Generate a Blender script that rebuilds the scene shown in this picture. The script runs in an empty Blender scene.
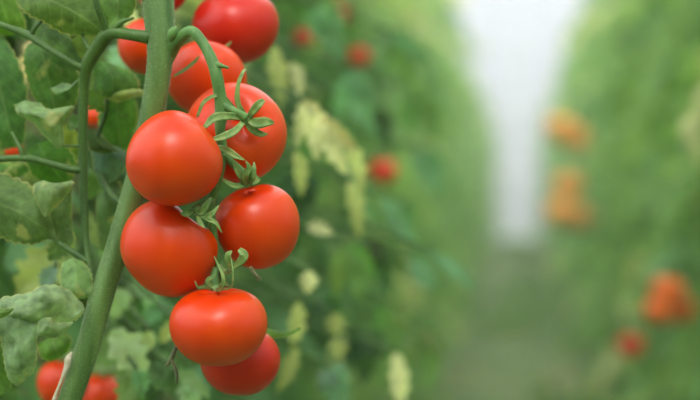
import bpy, math, random
import numpy as np
from mathutils import Vector, Matrix, noise

SC = bpy.context.scene
COL = SC.collection
F = 1944.4            # focal length in pixels of the 700 px wide frame (100 mm on 36 mm)

# ------------------------------------------------------------------ camera
CAM = Vector((0, 0, 0.92))
YAW, PITCH = math.atan(168 / F), math.atan(-8 / F)
fwd = Vector((-math.sin(YAW) * math.cos(PITCH), math.cos(YAW) * math.cos(PITCH), math.sin(PITCH)))
rgt = Vector((math.cos(YAW), math.sin(YAW), 0))
upv = rgt.cross(fwd)
cd = bpy.data.cameras.new('camera')
cd.lens, cd.sensor_width = 100, 36
cd.clip_start, cd.clip_end = 0.05, 200
cd.dof.use_dof = True
cd.dof.focus_distance = 1.352
cd.dof.aperture_fstop = 3.9
cam = bpy.data.objects.new('camera', cd)
COL.objects.link(cam)
cam.matrix_world = Matrix.Translation(CAM) @ Matrix((rgt, upv, -fwd)).transposed().to_4x4()
SC.camera = cam

# ------------------------------------------------------------------ world, sun, exposure
w = bpy.data.worlds.new('overcast_sky')
SC.world = w
w.use_nodes = True
nt = w.node_tree
bg = nt.nodes['Background']
tc = nt.nodes.new('ShaderNodeTexCoord')
sx = nt.nodes.new('ShaderNodeSeparateXYZ')
rp = nt.nodes.new('ShaderNodeValToRGB')
nt.links.new(tc.outputs['Generated'], sx.inputs[0])
mp = nt.nodes.new('ShaderNodeMapRange')
mp.inputs['From Min'].default_value, mp.inputs['From Max'].default_value = -0.08, 0.92
nt.links.new(sx.outputs['Z'], mp.inputs['Value'])
nt.links.new(mp.outputs[0], rp.inputs[0])
nt.links.new(rp.outputs[0], bg.inputs[0])
rp.color_ramp.elements[0].position = 0.0            # land below the horizon
rp.color_ramp.elements[0].color = (0.10, 0.14, 0.08, 1)
e = rp.color_ramp.elements.new(0.04)
e.color = (0.88, 0.95, 1.10, 1)
rp.color_ramp.elements[1].position = 0.85
rp.color_ramp.elements[1].color = (2.3, 2.35, 2.3, 1)
e = rp.color_ramp.elements.new(0.2)
e.color = (0.70, 0.70, 0.76, 1)
bg.inputs[1].default_value = 1.15

sd = bpy.data.lights.new('sun', 'SUN')
sd.energy = 1.45
sd.angle = math.radians(22)
sd.color = (1.0, 0.96, 0.9)
sun = bpy.data.objects.new('sun', sd)
COL.objects.link(sun)
sun_dir = Vector((0.0, -0.62, 0.80)).normalized()      # towards the sun
sun.rotation_euler = sun_dir.to_track_quat('Z', 'Y').to_euler()
sun.location = (1, -3, 6)

SC.view_settings.view_transform = 'Standard'
SC.view_settings.look = 'None'
SC.view_settings.exposure = 0.47
SC.view_settings.gamma = 1.0
SC.view_settings.use_curve_mapping = False
SC.cycles.max_bounces = 8
SC.cycles.transparent_max_bounces = 12
SC.cycles.transmission_bounces = 6
SC.cycles.use_denoising = True

# ------------------------------------------------------------------ helpers
def lin(r, g, b):
    f = lambda c: (c / 255 / 12.92) if c / 255 <= 0.04045 else ((c / 255 + 0.055) / 1.055) ** 2.4
    return (f(r), f(g), f(b), 1.0)

def P(px, py, d):
    """the point that stands d metres in front of the lens at picture position px, py"""
    return CAM + d * (fwd + rgt * ((px - 350) / F) + upv * ((200 - py) / F))

def cdir(x, y, z):
    """direction from (right, up, towards the lens)"""
    return (rgt * x + upv * y - fwd * z).normalized()

def tag(o, label=None, cat=None, group=None, kind=None):
    if label: o['label'] = label
    if cat: o['category'] = cat
    if group: o['group'] = group
    if kind: o['kind'] = kind
    return o

def empty(name, loc):
    o = bpy.data.objects.new(name, None)
    COL.objects.link(o)
    o.location = loc
    o.empty_display_size = 0.02
    return o

def world_loc(o):
    v = Vector((0, 0, 0))
    while o is not None:
        v += o.location
        o = o.parent
    return v

class MB:
    """collects vertices and faces, then links them as one mesh object"""
    def __init__(s):
        s.v, s.f, s.c, s.uv = [], [], [], []
    def add(s, verts, faces, col=None, uv=None):
        n = len(s.v)
        s.v.extend([tuple(p) for p in verts])
        s.f.extend([tuple(i + n for i in f) for f in faces])
        s.c.extend([col or (1, 1, 1, 1)] * len(verts))
        s.uv.extend(uv or [(0.0, 0.0)] * len(verts))
    def mesh(s, name, off=Vector((0, 0, 0)), smooth=True):
        m = bpy.data.meshes.new(name)
        m.from_pydata([(a - off.x, b - off.y, c - off.z) for a, b, c in s.v], [], s.f)
        if smooth:
            m.polygons.foreach_set('use_smooth', [True] * len(m.polygons))
        ca = m.color_attributes.new('tint', 'FLOAT_COLOR', 'POINT')
        ca.data.foreach_set('color', np.array(s.c, dtype=np.float32).ravel())
        ul = m.uv_layers.new(name='uv')
        idx = np.zeros(len(m.loops), dtype=np.int32)
        m.loops.foreach_get('vertex_index', idx)
        ul.data.foreach_set('uv', np.array(s.uv, dtype=np.float32)[idx].ravel())
        m.update()
        return m
    def build(s, name, mat, parent=None, smooth=True):
        off = world_loc(parent) if parent else Vector((0, 0, 0))
        m = s.mesh(name, off, smooth)
        m.materials.append(mat)
        o = bpy.data.objects.new(name, m)
        COL.objects.link(o)
        if parent: o.parent = parent
        return o

def catmull(pts, n):
    """resample a list of tuples with a Catmull-Rom curve, n steps per span"""
    a = np.array(pts, dtype=float)
    if len(a) == 2:
        return [a[0] + (a[1] - a[0]) * t for t in np.linspace(0, 1, n + 1)]
    q = np.vstack([2 * a[0] - a[1], a, 2 * a[-1] - a[-2]])
    out = []
    for i in range(1, len(q) - 2):
        p0, p1, p2, p3 = q[i - 1], q[i], q[i + 1], q[i + 2]
        for k in range(n):
            t = k / n
            out.append(0.5 * ((2 * p1) + (-p0 + p2) * t + (2 * p0 - 5 * p1 + 4 * p2 - p3) * t * t + (-p0 + 3 * p1 - 3 * p2 + p3) * t ** 3))
    out.append(q[-2])
    return out

def tube(mb, pts, radii, n=6, sides=12, ridge=0.0, col=None, ref=None):
    """tapering tube through world points"""
    rows = catmull([tuple(p) + (r,) for p, r in zip(pts, radii)], n)
    P3 = [Vector(r[:3]) for r in rows]
    R = [max(1e-5, r[3]) for r in rows]
    verts, faces, uv = [], [], []
    nrm = None
    for i, p in enumerate(P3):
        t = (P3[min(i + 1, len(P3) - 1)] - P3[max(i - 1, 0)]).normalized()
        if nrm is None:
            nrm = (ref or (Vector((0, 0, 1)) if abs(t.z) < 0.9 else Vector((1, 0, 0))))
        nrm = (nrm - t * nrm.dot(t)).normalized()
        b = t.cross(nrm)
        for k in range(sides):
            a = 2 * math.pi * k / sides
            rr = R[i] * (1 + ridge * math.cos(5 * a + i * 0.05))
            verts.append(p + (nrm * math.cos(a) + b * math.sin(a)) * rr)
            uv.append((k / sides, i / len(P3)))
    L = len(P3)
    for i in range(L - 1):
        for k in range(sides):
            k2 = (k + 1) % sides
            faces.append((i * sides + k, i * sides + k2, (i + 1) * sides + k2, (i + 1) * sides + k))
    verts.append(P3[0]); verts.append(P3[-1]); uv += [(0, 0), (0, 1)]
    for k in range(sides):
        k2 = (k + 1) % sides
        faces.append((L * sides, k2, k))
        faces.append((L * sides + 1, (L - 1) * sides + k, (L - 1) * sides + k2))
    mb.add(verts, faces, col, uv)

def sepal(mb, pts, widths, n=6, thick=0.35, face=None, col=None):
    """narrow green calyx leaf: a curved blade with a channel along its middle and real thickness"""
    rows = catmull([tuple(p) + (wd,) for p, wd in zip(pts, widths)], n)
    P3 = [Vector(r[:3]) for r in rows]
    face = face or -fwd
    prof = [(-1, 0.25), (-0.55, 0.02), (0, -0.14), (0.55, 0.02), (1, 0.25), (0.6, -0.32), (0, -0.62), (-0.6, -0.32)]
    verts, faces, uv = [], [], []
    for i, p in enumerate(P3):
        t = (P3[min(i + 1, len(P3) - 1)] - P3[max(i - 1, 0)]).normalized()
        nr = face - t * face.dot(t)
        nr = nr.normalized() if nr.length > 1e-4 else upv
        s = t.cross(nr)
        wd = max(rows[i][3], 2e-5)
        for (a, b) in prof:
            verts.append(p + s * (a * wd * 0.5) + nr * (b * wd * thick * 1.3))
            uv.append((i / len(P3), a * 0.5 + 0.5))
    m = len(prof)
    for i in range(len(P3) - 1):
        for k in range(m):
            k2 = (k + 1) % m
            faces.append((i * m + k, i * m + k2, (i + 1) * m + k2, (i + 1) * m + k))
    faces.append(tuple(reversed(range(m))))
    faces.append(tuple((len(P3) - 1) * m + k for k in range(m)))
    mb.add(verts, faces, col, uv)

def leaflet(mb, base, tip, nrm, width, nu, nv, col, rng, lobes=3, droop=0.12, fold=0.25, crumple=0.05):
    """one lobed tomato leaflet as a curved sheet"""
    ax = tip - base
    L = ax.length
    a = ax / L
    n = (nrm - a * nrm.dot(a))
    n = n.normalized() if n.length > 1e-4 else Vector((0, 0, 1))
    s = a.cross(n)
    ph, ph2 = rng.random() * 6.28, rng.random() * 6.28
    verts, uv, faces = [], [], []
    for i in range(nu + 1):
        u = i / nu
        prof = (math.sin(math.pi * min(1, u ** 0.72)) ** 0.75) * (1 - 0.25 * u) if 0 < u < 1 else 0.0
        for j in range(-nv, nv + 1):
            v = j / nv
            tooth = 1 + 0.28 * math.sin(lobes * 2 * math.pi * u + ph * (1 if v > 0 else 0.6)) * abs(v)
            wv = width * 0.5 * prof * tooth
            q = base + a * (u * L + 0.10 * L * abs(v) * prof) + s * (v * wv)
            q = q + n * (-droop * L * u * u + fold * abs(v) * wv + crumple * width * math.sin(u * 11 + ph) * math.sin(v * 3.2 + ph2))
            verts.append(q)
            uv.append((u, v * 0.5 + 0.5))
    m = 2 * nv + 1
    for i in range(nu):
        for j in range(2 * nv):
            faces.append((i * m + j, i * m + j + 1, (i + 1) * m + j + 1, (i + 1) * m + j))
    mb.add(verts, faces, col, uv)

def blade(mb, stations, col, nu=6, nv=6, crumple=0.002, seed=0, teeth=0.0):
    """a leaf blade laid over stations of (left, middle, right) points, each (px, py, distance)"""
    flat = [tuple(P(*l)) + tuple(P(*m)) + tuple(P(*r)) for l, m, r in stations]
    rows = catmull(flat, nu)
    verts, uv, faces = [], [], []
    N = len(rows) - 1
    for i, r in enumerate(rows):
        l, m, rr = Vector(r[0:3]), Vector(r[3:6]), Vector(r[6:9])
        for j in range(-nv, nv + 1):
            v = j / nv
            side = rr if v > 0 else l
            k = abs(v)
            ext = 1 + teeth * math.sin(i * 2.1 + seed) * k ** 3
            q = m + (side - m) * (k * ext)
            q = q + (-fwd) * (0.10 * (side - m).length * math.sin(math.pi * k))      # the halves bulge a little
            w_ = noise.noise(q * 55 + Vector((seed, 0, 0))) * crumple + noise.noise(q * 140) * crumple * 0.5
            q = q - fwd * w_ + upv * w_ * 0.4 * k
            verts.append(q)
            uv.append((i / N, v * 0.5 + 0.5))
    M = 2 * nv + 1
    for i in range(N):
        for j in range(2 * nv):
            faces.append((i * M + j, i * M + j + 1, (i + 1) * M + j + 1, (i + 1) * M + j))
    mb.add(verts, faces, col, uv)

# ------------------------------------------------------------------ materials
def mat(name):
    m = bpy.data.materials.new(name)
    m.use_nodes = True
    return m, m.node_tree, m.node_tree.nodes['Principled BSDF'], m.node_tree.nodes['Material Output']

def tomato_mat(name, c1, c2, rough=0.32):
    m, t, b, o = mat(name)
    tcn = t.nodes.new('ShaderNodeTexCoord')
    nz = t.nodes.new('ShaderNodeTexNoise')
    nz.inputs['Scale'].default_value = 22
    nz.inputs['Detail'].default_value = 3
    cr = t.nodes.new('ShaderNodeValToRGB')
    cr.color_ramp.elements[0].color, cr.color_ramp.elements[1].color = c1, c2
    cr.color_ramp.elements[0].position, cr.color_ramp.elements[1].position = 0.3, 0.72
    t.links.new(tcn.outputs['Object'], nz.inputs['Vector'])
    t.links.new(nz.outputs['Fac'], cr.inputs[0])
    t.links.new(cr.outputs[0], b.inputs['Base Color'])
    n2 = t.nodes.new('ShaderNodeTexNoise')
    n2.inputs['Scale'].default_value = 900
    t.links.new(tcn.outputs['Object'], n2.inputs['Vector'])
    bp = t.nodes.new('ShaderNodeBump')
    bp.inputs['Strength'].default_value = 0.05
    bp.inputs['Distance'].default_value = 0.0005
    t.links.new(n2.outputs['Fac'], bp.inputs['Height'])
    t.links.new(bp.outputs[0], b.inputs['Normal'])
    b.inputs['Roughness'].default_value = rough
    b.inputs['Subsurface Weight'].default_value = 0.0
    b.inputs['Specular IOR Level'].default_value = 0.38
    b.inputs['Subsurface Radius'].default_value = (0.012, 0.003, 0.001)
    b.inputs['Subsurface Scale'].default_value = 0.6
    return m

def leaf_mat(name, scale=60, transl=0.35, vein=0.5, bump=0.4, blotch=0.0, blotch_scale=40):
    m, t, b, o = mat(name)
    N = t.nodes.new
    at = N('ShaderNodeAttribute'); at.attribute_name = 'tint'
    tcn = N('ShaderNodeTexCoord')
    nz = N('ShaderNodeTexNoise'); nz.inputs['Scale'].default_value = scale; nz.inputs['Detail'].default_value = 5
    t.links.new(tcn.outputs['Object'], nz.inputs['Vector'])
    mr = N('ShaderNodeMapRange')
    mr.inputs['From Min'].default_value, mr.inputs['From Max'].default_value = 0.25, 0.75
    mr.inputs['To Min'].default_value, mr.inputs['To Max'].default_value = 0.6, 1.42
    t.links.new(nz.outputs['Fac'], mr.inputs['Value'])
    # object to object variation of the leaf colour
    oi = N('ShaderNodeObjectInfo')
    mr2 = N('ShaderNodeMapRange')
    mr2.inputs['To Min'].default_value, mr2.inputs['To Max'].default_value = 0.85, 1.15
    t.links.new(oi.outputs['Random'], mr2.inputs['Value'])
    mu = N('ShaderNodeMath'); mu.operation = 'MULTIPLY'
    t.links.new(mr.outputs[0], mu.inputs[0]); t.links.new(mr2.outputs[0], mu.inputs[1])
    vm = N('ShaderNodeVectorMath'); vm.operation = 'SCALE'
    t.links.new(at.outputs['Color'], vm.inputs[0]); t.links.new(mu.outputs[0], vm.inputs['Scale'])
    # veins from the leaf's own uv: a midrib and side veins that sweep towards the tip
    uvn = N('ShaderNodeUVMap'); uvn.uv_map = 'uv'
    sp = N('ShaderNodeSeparateXYZ'); t.links.new(uvn.outputs[0], sp.inputs[0])
    def mth(op, a, b_=None, c=None):
        x = N('ShaderNodeMath'); x.operation = op
        for i, k in enumerate((a, b_, c)):
            if k is None: continue
            if isinstance(k, (int, float)): x.inputs[i].default_value = k
            else: t.links.new(k, x.inputs[i])
        return x.outputs[0]
    av = mth('ABSOLUTE', mth('SUBTRACT', sp.outputs['Y'], 0.5))
    mid = mth('LESS_THAN', av, 0.018)
    ph = mth('SUBTRACT', mth('MULTIPLY', sp.outputs['X'], 8.0), mth('MULTIPLY', av, 5.0))
    fr = mth('ABSOLUTE', mth('SUBTRACT', mth('FRACT', ph), 0.5))
    side = mth('MULTIPLY', mth('LESS_THAN', fr, 0.05), 0.6)
    vn = mth('MULTIPLY', mth('MAXIMUM', mid, side), vein)
    mx = N('ShaderNodeMix'); mx.data_type = 'RGBA'
    t.links.new(vn, mx.inputs['Factor'])
    bn = N('ShaderNodeTexNoise'); bn.inputs['Scale'].default_value = blotch_scale; bn.inputs['Detail'].default_value = 3
    t.links.new(tcn.outputs['Object'], bn.inputs['Vector'])
    bl = N('ShaderNodeMapRange'); bl.inputs['From Min'].default_value, bl.inputs['From Max'].default_value = 0.62, 0.70
    bl.inputs['To Max'].default_value = blotch
    t.links.new(bn.outputs['Fac'], bl.inputs['Value'])
    rim = mth('MULTIPLY', mth('GREATER_THAN', av, 0.475), blotch)
    bf = mth('MAXIMUM', bl.outputs[0], rim)
    bm = N('ShaderNodeMix'); bm.data_type = 'RGBA'
    t.links.new(bf, bm.inputs['Factor']); t.links.new(vm.outputs[0], bm.inputs[6]); bm.inputs[7].default_value = lin(196, 190, 120)
    t.links.new(bm.outputs[2], mx.inputs[6])
    mx.inputs[7].default_value = lin(165, 190, 120)
    t.links.new(mx.outputs[2], b.inputs['Base Color'])
    b.inputs['Roughness'].default_value = 0.6
    b.inputs['Specular IOR Level'].default_value = 0.25
    bp = N('ShaderNodeBump'); bp.inputs['Strength'].default_value = bump; bp.inputs['Distance'].default_value = 0.0015
    hh = mth('SUBTRACT', nz.outputs['Fac'], mth('MULTIPLY', mth('MAXIMUM', mid, side), 0.5))
    t.links.new(hh, bp.inputs['Height'])
    t.links.new(bp.outputs[0], b.inputs['Normal'])
    tr = N('ShaderNodeBsdfTranslucent')
    v2 = N('ShaderNodeVectorMath'); v2.operation = 'MULTIPLY'
    t.links.new(mx.outputs[2], v2.inputs[0]); v2.inputs[1].default_value = (1.35, 1.4, 0.75)
    t.links.new(v2.outputs[0], tr.inputs['Color'])
    ms = N('ShaderNodeMixShader'); ms.inputs[0].default_value = transl
    t.links.new(b.outputs[0], ms.inputs[1]); t.links.new(tr.outputs[0], ms.inputs[2])
    t.links.new(ms.outputs[0], o.inputs['Surface'])
    return m

def stem_mat(name, c1, c2, scale=80, stretch=(1, 1, 0.15), fuzz=0.5):
    m, t, b, o = mat(name)
    N = t.nodes.new
    tcn = N('ShaderNodeTexCoord')
    mp = N('ShaderNodeMapping'); mp.inputs['Scale'].default_value = stretch
    nz = N('ShaderNodeTexNoise'); nz.inputs['Scale'].default_value = scale; nz.inputs['Detail'].default_value = 5
    t.links.new(tcn.outputs['Object'], mp.inputs[0]); t.links.new(mp.outputs[0], nz.inputs['Vector'])
    cr = N('ShaderNodeValToRGB')
    cr.color_ramp.elements[0].color, cr.color_ramp.elements[1].color = c1, c2
    cr.color_ramp.elements[0].position, cr.color_ramp.elements[1].position = 0.32, 0.7
    t.links.new(nz.outputs['Fac'], cr.inputs[0])
    # pale specks: the bases of the hairs
    vo = N('ShaderNodeTexVoronoi'); vo.inputs['Scale'].default_value = 420
    t.links.new(tcn.outputs['Object'], vo.inputs['Vector'])
    lt = N('ShaderNodeMath'); lt.operation = 'LESS_THAN'; lt.inputs[1].default_value = 0.2
    t.links.new(vo.outputs['Distance'], lt.inputs[0])
    mk = N('ShaderNodeMath'); mk.operation = 'MULTIPLY'; mk.inputs[1].default_value = 0.18
    t.links.new(lt.outputs[0], mk.inputs[0])
    mx = N('ShaderNodeMix'); mx.data_type = 'RGBA'
    t.links.new(mk.outputs[0], mx.inputs['Factor']); t.links.new(cr.outputs[0], mx.inputs[6])
    mx.inputs[7].default_value = lin(175, 200, 150)
    t.links.new(mx.outputs[2], b.inputs['Base Color'])
    b.inputs['Roughness'].default_value = 0.55
    b.inputs['Sheen Weight'].default_value = fuzz
    b.inputs['Sheen Roughness'].default_value = 0.4
    b.inputs['Sheen Tint'].default_value = (0.8, 0.95, 0.7, 1)
    bp = N('ShaderNodeBump'); bp.inputs['Strength'].default_value = 0.3; bp.inputs['Distance'].default_value = 0.001
    t.links.new(nz.outputs['Fac'], bp.inputs['Height']); t.links.new(bp.outputs[0], b.inputs['Normal'])
    return m

M_TOM = tomato_mat('ripe_tomato_skin', lin(206, 48, 0), lin(224, 70, 0))
M_TOM_DEEP = tomato_mat('deep_red_tomato_skin', lin(188, 22, 4), lin(206, 38, 6))
M_TOM_OR = tomato_mat('orange_tomato_skin', lin(242, 108, 30), lin(248, 130, 44), 0.45)
M_TOM_LIT = tomato_mat('light_washed_tomato_skin', lin(248, 150, 60), lin(252, 176, 84), 0.45)  # distant fruit: bright washed-out light is put into this pale orange colour
M_LEAF = leaf_mat('near_leaf', 130, 0.38, 0.2, 0.8, 0.55, 45)
M_FOL = leaf_mat('row_leaf', 25, 0.45, 0.15, 0.15)
M_STEM = stem_mat('main_stem', lin(58, 92, 34), lin(100, 132, 66), fuzz=0.2)
M_TRUSS = stem_mat('truss_stalk', lin(62, 104, 42), lin(94, 136, 66), 120, fuzz=0.15)
M_PET = stem_mat('leaf_stalk', lin(46, 78, 18), lin(70, 104, 36), 90, fuzz=0.04)
M_SEP = stem_mat('sepal', lin(84, 120, 56), lin(145, 166, 96), 160, (1, 1, 1), 0.3)
M_WOOD = stem_mat('old_stem', lin(95, 105, 60), lin(140, 140, 90), 40)

# ------------------------------------------------------------------ the setting
def ground_mat():
    m, t, b, o = mat('greenhouse_soil')
    N = t.nodes.new
    tcn = N('ShaderNodeTexCoord')
    nz = N('ShaderNodeTexNoise'); nz.inputs['Scale'].default_value = 2.2; nz.inputs['Detail'].default_value = 6
    t.links.new(tcn.outputs['Object'], nz.inputs['Vector'])
    cr = N('ShaderNodeValToRGB')
    cr.color_ramp.elements[0].color, cr.color_ramp.elements[0].position = lin(78, 112, 62), 0.38
    cr.color_ramp.elements[1].color, cr.color_ramp.elements[1].position = lin(128, 138, 92), 0.66
    t.links.new(nz.outputs['Fac'], cr.inputs[0]); t.links.new(cr.outputs[0], b.inputs['Base Color'])
    b.inputs['Roughness'].default_value = 0.9
    bp = N('ShaderNodeBump'); bp.inputs['Strength'].default_value = 0.5; bp.inputs['Distance'].default_value = 0.02
    t.links.new(nz.outputs['Fac'], bp.inputs['Height']); t.links.new(bp.outputs[0], b.inputs['Normal'])
    return m

def box(mb, a, b_, col=None):
    x0, y0, z0 = a; x1, y1, z1 = b_
    v = [(x0, y0, z0), (x1, y0, z0), (x1, y1, z0), (x0, y1, z0), (x0, y0, z1), (x1, y0, z1), (x1, y1, z1), (x0, y1, z1)]
    mb.add(v, [(0, 3, 2, 1), (4, 5, 6, 7), (0, 1, 5, 4), (1, 2, 6, 5), (2, 3, 7, 6), (3, 0, 4, 7)], col)

END = 39.0
g = MB()
nx, ny = 24, 120
vv = [((-6 + 12 * i / nx), (-11 + (END + 13) * j / ny), 0.0 + 0.012 * math.sin(i * 1.7) * math.sin(j * 1.3) - 0.012) for j in range(ny + 1) for i in range(nx + 1)]
g.add(vv, [(j * (nx + 1) + i, j * (nx + 1) + i + 1, (j + 1) * (nx + 1) + i + 1, (j + 1) * (nx + 1) + i) for j in range(ny) for i in range(nx)])
tag(g.build('floor', ground_mat()), 'mossy soil floor of the aisle between the tomato rows', kind='structure')

mg, tg, bgl, og = mat('greenhouse_glass')
trn = tg.nodes.new('ShaderNodeBsdfTransparent'); trn.inputs[0].default_value = (0.95, 0.97, 0.97, 1)
msh = tg.nodes.new('ShaderNodeMixShader'); msh.inputs[0].default_value = 0.10
bgl.inputs['Base Color'].default_value = (0.8, 0.85, 0.86, 1); bgl.inputs['Roughness'].default_value = 0.3
tg.links.new(trn.outputs[0], msh.inputs[1]); tg.links.new(bgl.outputs[0], msh.inputs[2]); tg.links.new(msh.outputs[0], og.inputs['Surface'])
ma, ta, ba, oa = mat('white_aluminium')
ba.inputs['Base Color'].default_value = (0.78, 0.8, 0.82, 1); ba.inputs['Roughness'].default_value = 0.45; ba.inputs['Metallic'].default_value = 0.2

wall = MB()
for i in range(13):
    x = -6 + i
    box(wall, (x - 0.03, END - 0.04, 0), (x + 0.03, END + 0.04, 5.0))
for z in (0.0, 1.3, 2.6, 3.9, 4.95):
    box(wall, (-6, END - 0.03, z), (6, END + 0.03, z + 0.06))
wb = tag(wall.build('wall_back', ma, smooth=False), 'white glazing bars of the greenhouse end wall', kind='structure')
gl = MB(); box(gl, (-6, END + 0.042, 0), (6, END + 0.05, 5.0))
gl.build('end_glazing', mg, wb, smooth=False)
roof = MB()
for i in range(15):
    y = END - i * 3.4
    for s in (-1, 1):
        tube(roof, [Vector((s * 6, y, 4.9)), Vector((0, y, 6.2))], [0.04, 0.04], 1, 6)
for x, z in ((-6, 4.9), (-3, 5.55), (0, 6.2), (3, 5.55), (6, 4.9)):
    tube(roof, [Vector((x, -9, z)), Vector((x, END, z))], [0.035, 0.035], 1, 6)
rf = tag(roof.build('ceiling', ma), 'white rafters and purlins of the greenhouse roof', kind='structure')
rg = MB()
for s in (-1, 1):
    rg.add([(s * 6, -9, 4.95), (0, -9, 6.25), (0, END, 6.25), (s * 6, END, 4.95)], [(0, 1, 2, 3)])
rg.build('roof_glazing', mg, rf, smooth=False)

# ------------------------------------------------------------------ rows of plants
FOL_COLS = [lin(118, 158, 84), lin(138, 176, 100), lin(98, 142, 78), lin(150, 184, 104), lin(128, 170, 122), lin(140, 176, 112)]
PALE = [lin(206, 208, 158), lin(186, 196, 134)]

def compound_leaf(mb, base, az, elev, length, rng, nu=4, nv=1, pale=0.07, stalks=True, cols=None):
    """a feather-shaped tomato leaf that arches out and hangs down, with 7 leaflets"""
    h = Vector((math.cos(az), math.sin(az), 0))
    pts, p = [], base.copy()
    el = elev
    for k in range(6):
        pts.append(p.copy())
        p = p + (h * math.cos(el) + Vector((0, 0, math.sin(el)))) * (length / 5)
        el -= 0.36
    if stalks:
        tube(mb, pts, [0.0032 - 0.0004 * k for k in range(6)], 1, 4, col=FOL_COLS[1])
    side = Vector((-h.y, h.x, 0))
    c = rng.choice(PALE) if rng.random() < pale else rng.choice(cols or FOL_COLS)
    for k, fr in ((2, 1), (3, 1), (4, 0.9), (5, 1.1)):
        b0 = pts[k]
        ax = (pts[k] - pts[k - 1]).normalized()
        dirs = [ax] if k == 5 else [(ax * 0.5 + side).normalized(), (ax * 0.5 - side).normalized()]
        for d in dirs:
            d = (d + Vector((0, 0, -0.45 * rng.random() - 0.1)) + Vector((rng.uniform(-.2, .2), rng.uniform(-.2, .2), 0))).normalized()
            ln = rng.uniform(0.085, 0.13) * fr
            upn = (Vector((0, 0, 1)) + Vector((rng.uniform(-.5, .5), rng.uniform(-.5, .5), 0))).normalized()
            leaflet(mb, b0, b0 + d * ln, upn, ln * rng.uniform(0.5, 0.68), nu, nv, c, rng, 2, rng.uniform(.1, .35), 0.2, 0.05)

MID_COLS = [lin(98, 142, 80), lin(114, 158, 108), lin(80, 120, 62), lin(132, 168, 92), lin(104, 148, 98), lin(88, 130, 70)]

def plant_meshes(seed, H=2.15, n=42, nu=4, nv=1, reach=(0.26, 0.4), z0=0.22, pale=0.07, cols=None):
    rng = random.Random(seed)
    f, st = MB(), MB()
    for k in range(n):
        z = z0 + (H - z0) * k / n
        az = k * 2.4 + rng.uniform(-.4, .4)
        compound_leaf(f, Vector((0.0, 0.0, z)), az, rng.uniform(0.1, 0.7), rng.uniform(*reach), rng, nu, nv, pale, cols=cols)
    tube(st, [Vector((0, 0, -0.01)), Vector((0.01, 0.01, 1)), Vector((-0.01, 0, 1.7)), Vector((0, 0, H + 0.05))], [0.010, 0.009, 0.007, 0.003], 4, 8)
    fm = f.mesh('foliage'); fm.materials.append(M_FOL)
    sm = st.mesh('stem'); sm.materials.append(M_WOOD)
    return fm, sm

def place_plant(meshes, x, y, rz, scale, label, group):
    r = empty('tomato_plant', (x, y, 0))
    r.rotation_euler = (0, 0, rz)
    r.scale = (scale, scale, scale)
    tag(r, label, 'plant', group)
    for nm, me in zip(('foliage', 'stem'), meshes):
        o = bpy.data.objects.new(nm, me)
        COL.objects.link(o); o.parent = r
    return r

far_var = [plant_meshes(100 + i) for i in range(6)]
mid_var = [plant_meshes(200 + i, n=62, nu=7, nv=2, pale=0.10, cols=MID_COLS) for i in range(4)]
near_var = [plant_meshes(300 + i, nu=7, nv=2) for i in range(4)]
rr = random.Random(7)
LAB = {-1: 'tall out-of-focus green tomato plant in the row between the near cluster and the bright aisle',
       1: 'tall out-of-focus green tomato plant in the row on the far side of the bright aisle'}
GRP = {-1: 'plants of the row behind the near cluster', 1: 'plants of the row across the aisle'}
for s in (-1, 1):
    y = 1.95 if s < 0 else 3.0
    k = 0
    while y < END - 3.5:
        off = 0.64 + (0.05 if y > 14 else 0) + (0.13 if k % 2 else -0.02) + rr.uniform(-0.03, 0.03)
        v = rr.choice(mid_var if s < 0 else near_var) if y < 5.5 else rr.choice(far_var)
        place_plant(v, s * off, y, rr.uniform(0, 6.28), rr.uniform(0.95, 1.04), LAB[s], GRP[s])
        y += 0.30 if y < 12 else 0.36
        k += 1
    # the same rows run on past the photographer
    y = -8.0
    while y < (0.9 if s < 0 else 2.8):
        place_plant(rr.choice(near_var), s * (0.62 + rr.uniform(-0.03, 0.08)), y, rr.uniform(0, 6.28), 1.0,
                    'tomato plant of the row ' + ('of the near cluster' if s < 0 else 'across the aisle') + ', beside or behind the photographer', 'plants beside the photographer')
        y += 0.5
    y = 2.6
    while y < END - 4:
        place_plant(rr.choice(far_var), s * (1.5 + rr.uniform(-.08, .08)), y, rr.uniform(0, 6.28), 1.0,
                    'tomato plant of the second row, hidden behind the leafy row ' + ('that backs the near cluster' if s < 0 else 'across the aisle'),
                    'second row ' + ('behind the near cluster' if s < 0 else 'across the aisle'))
        y += 0.9

# ------------------------------------------------------------------ tomatoes
def axes(a, spin=0.0):
    a = a.normalized()
    t = Vector((0, 0, 1)) if abs(a.z) < 0.9 else Vector((1, 0, 0))
    x = t.cross(a).normalized()
    y = a.cross(x)
    return x * math.cos(spin) + y * math.sin(spin), y * math.cos(spin) - x * math.sin(spin), a

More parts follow.
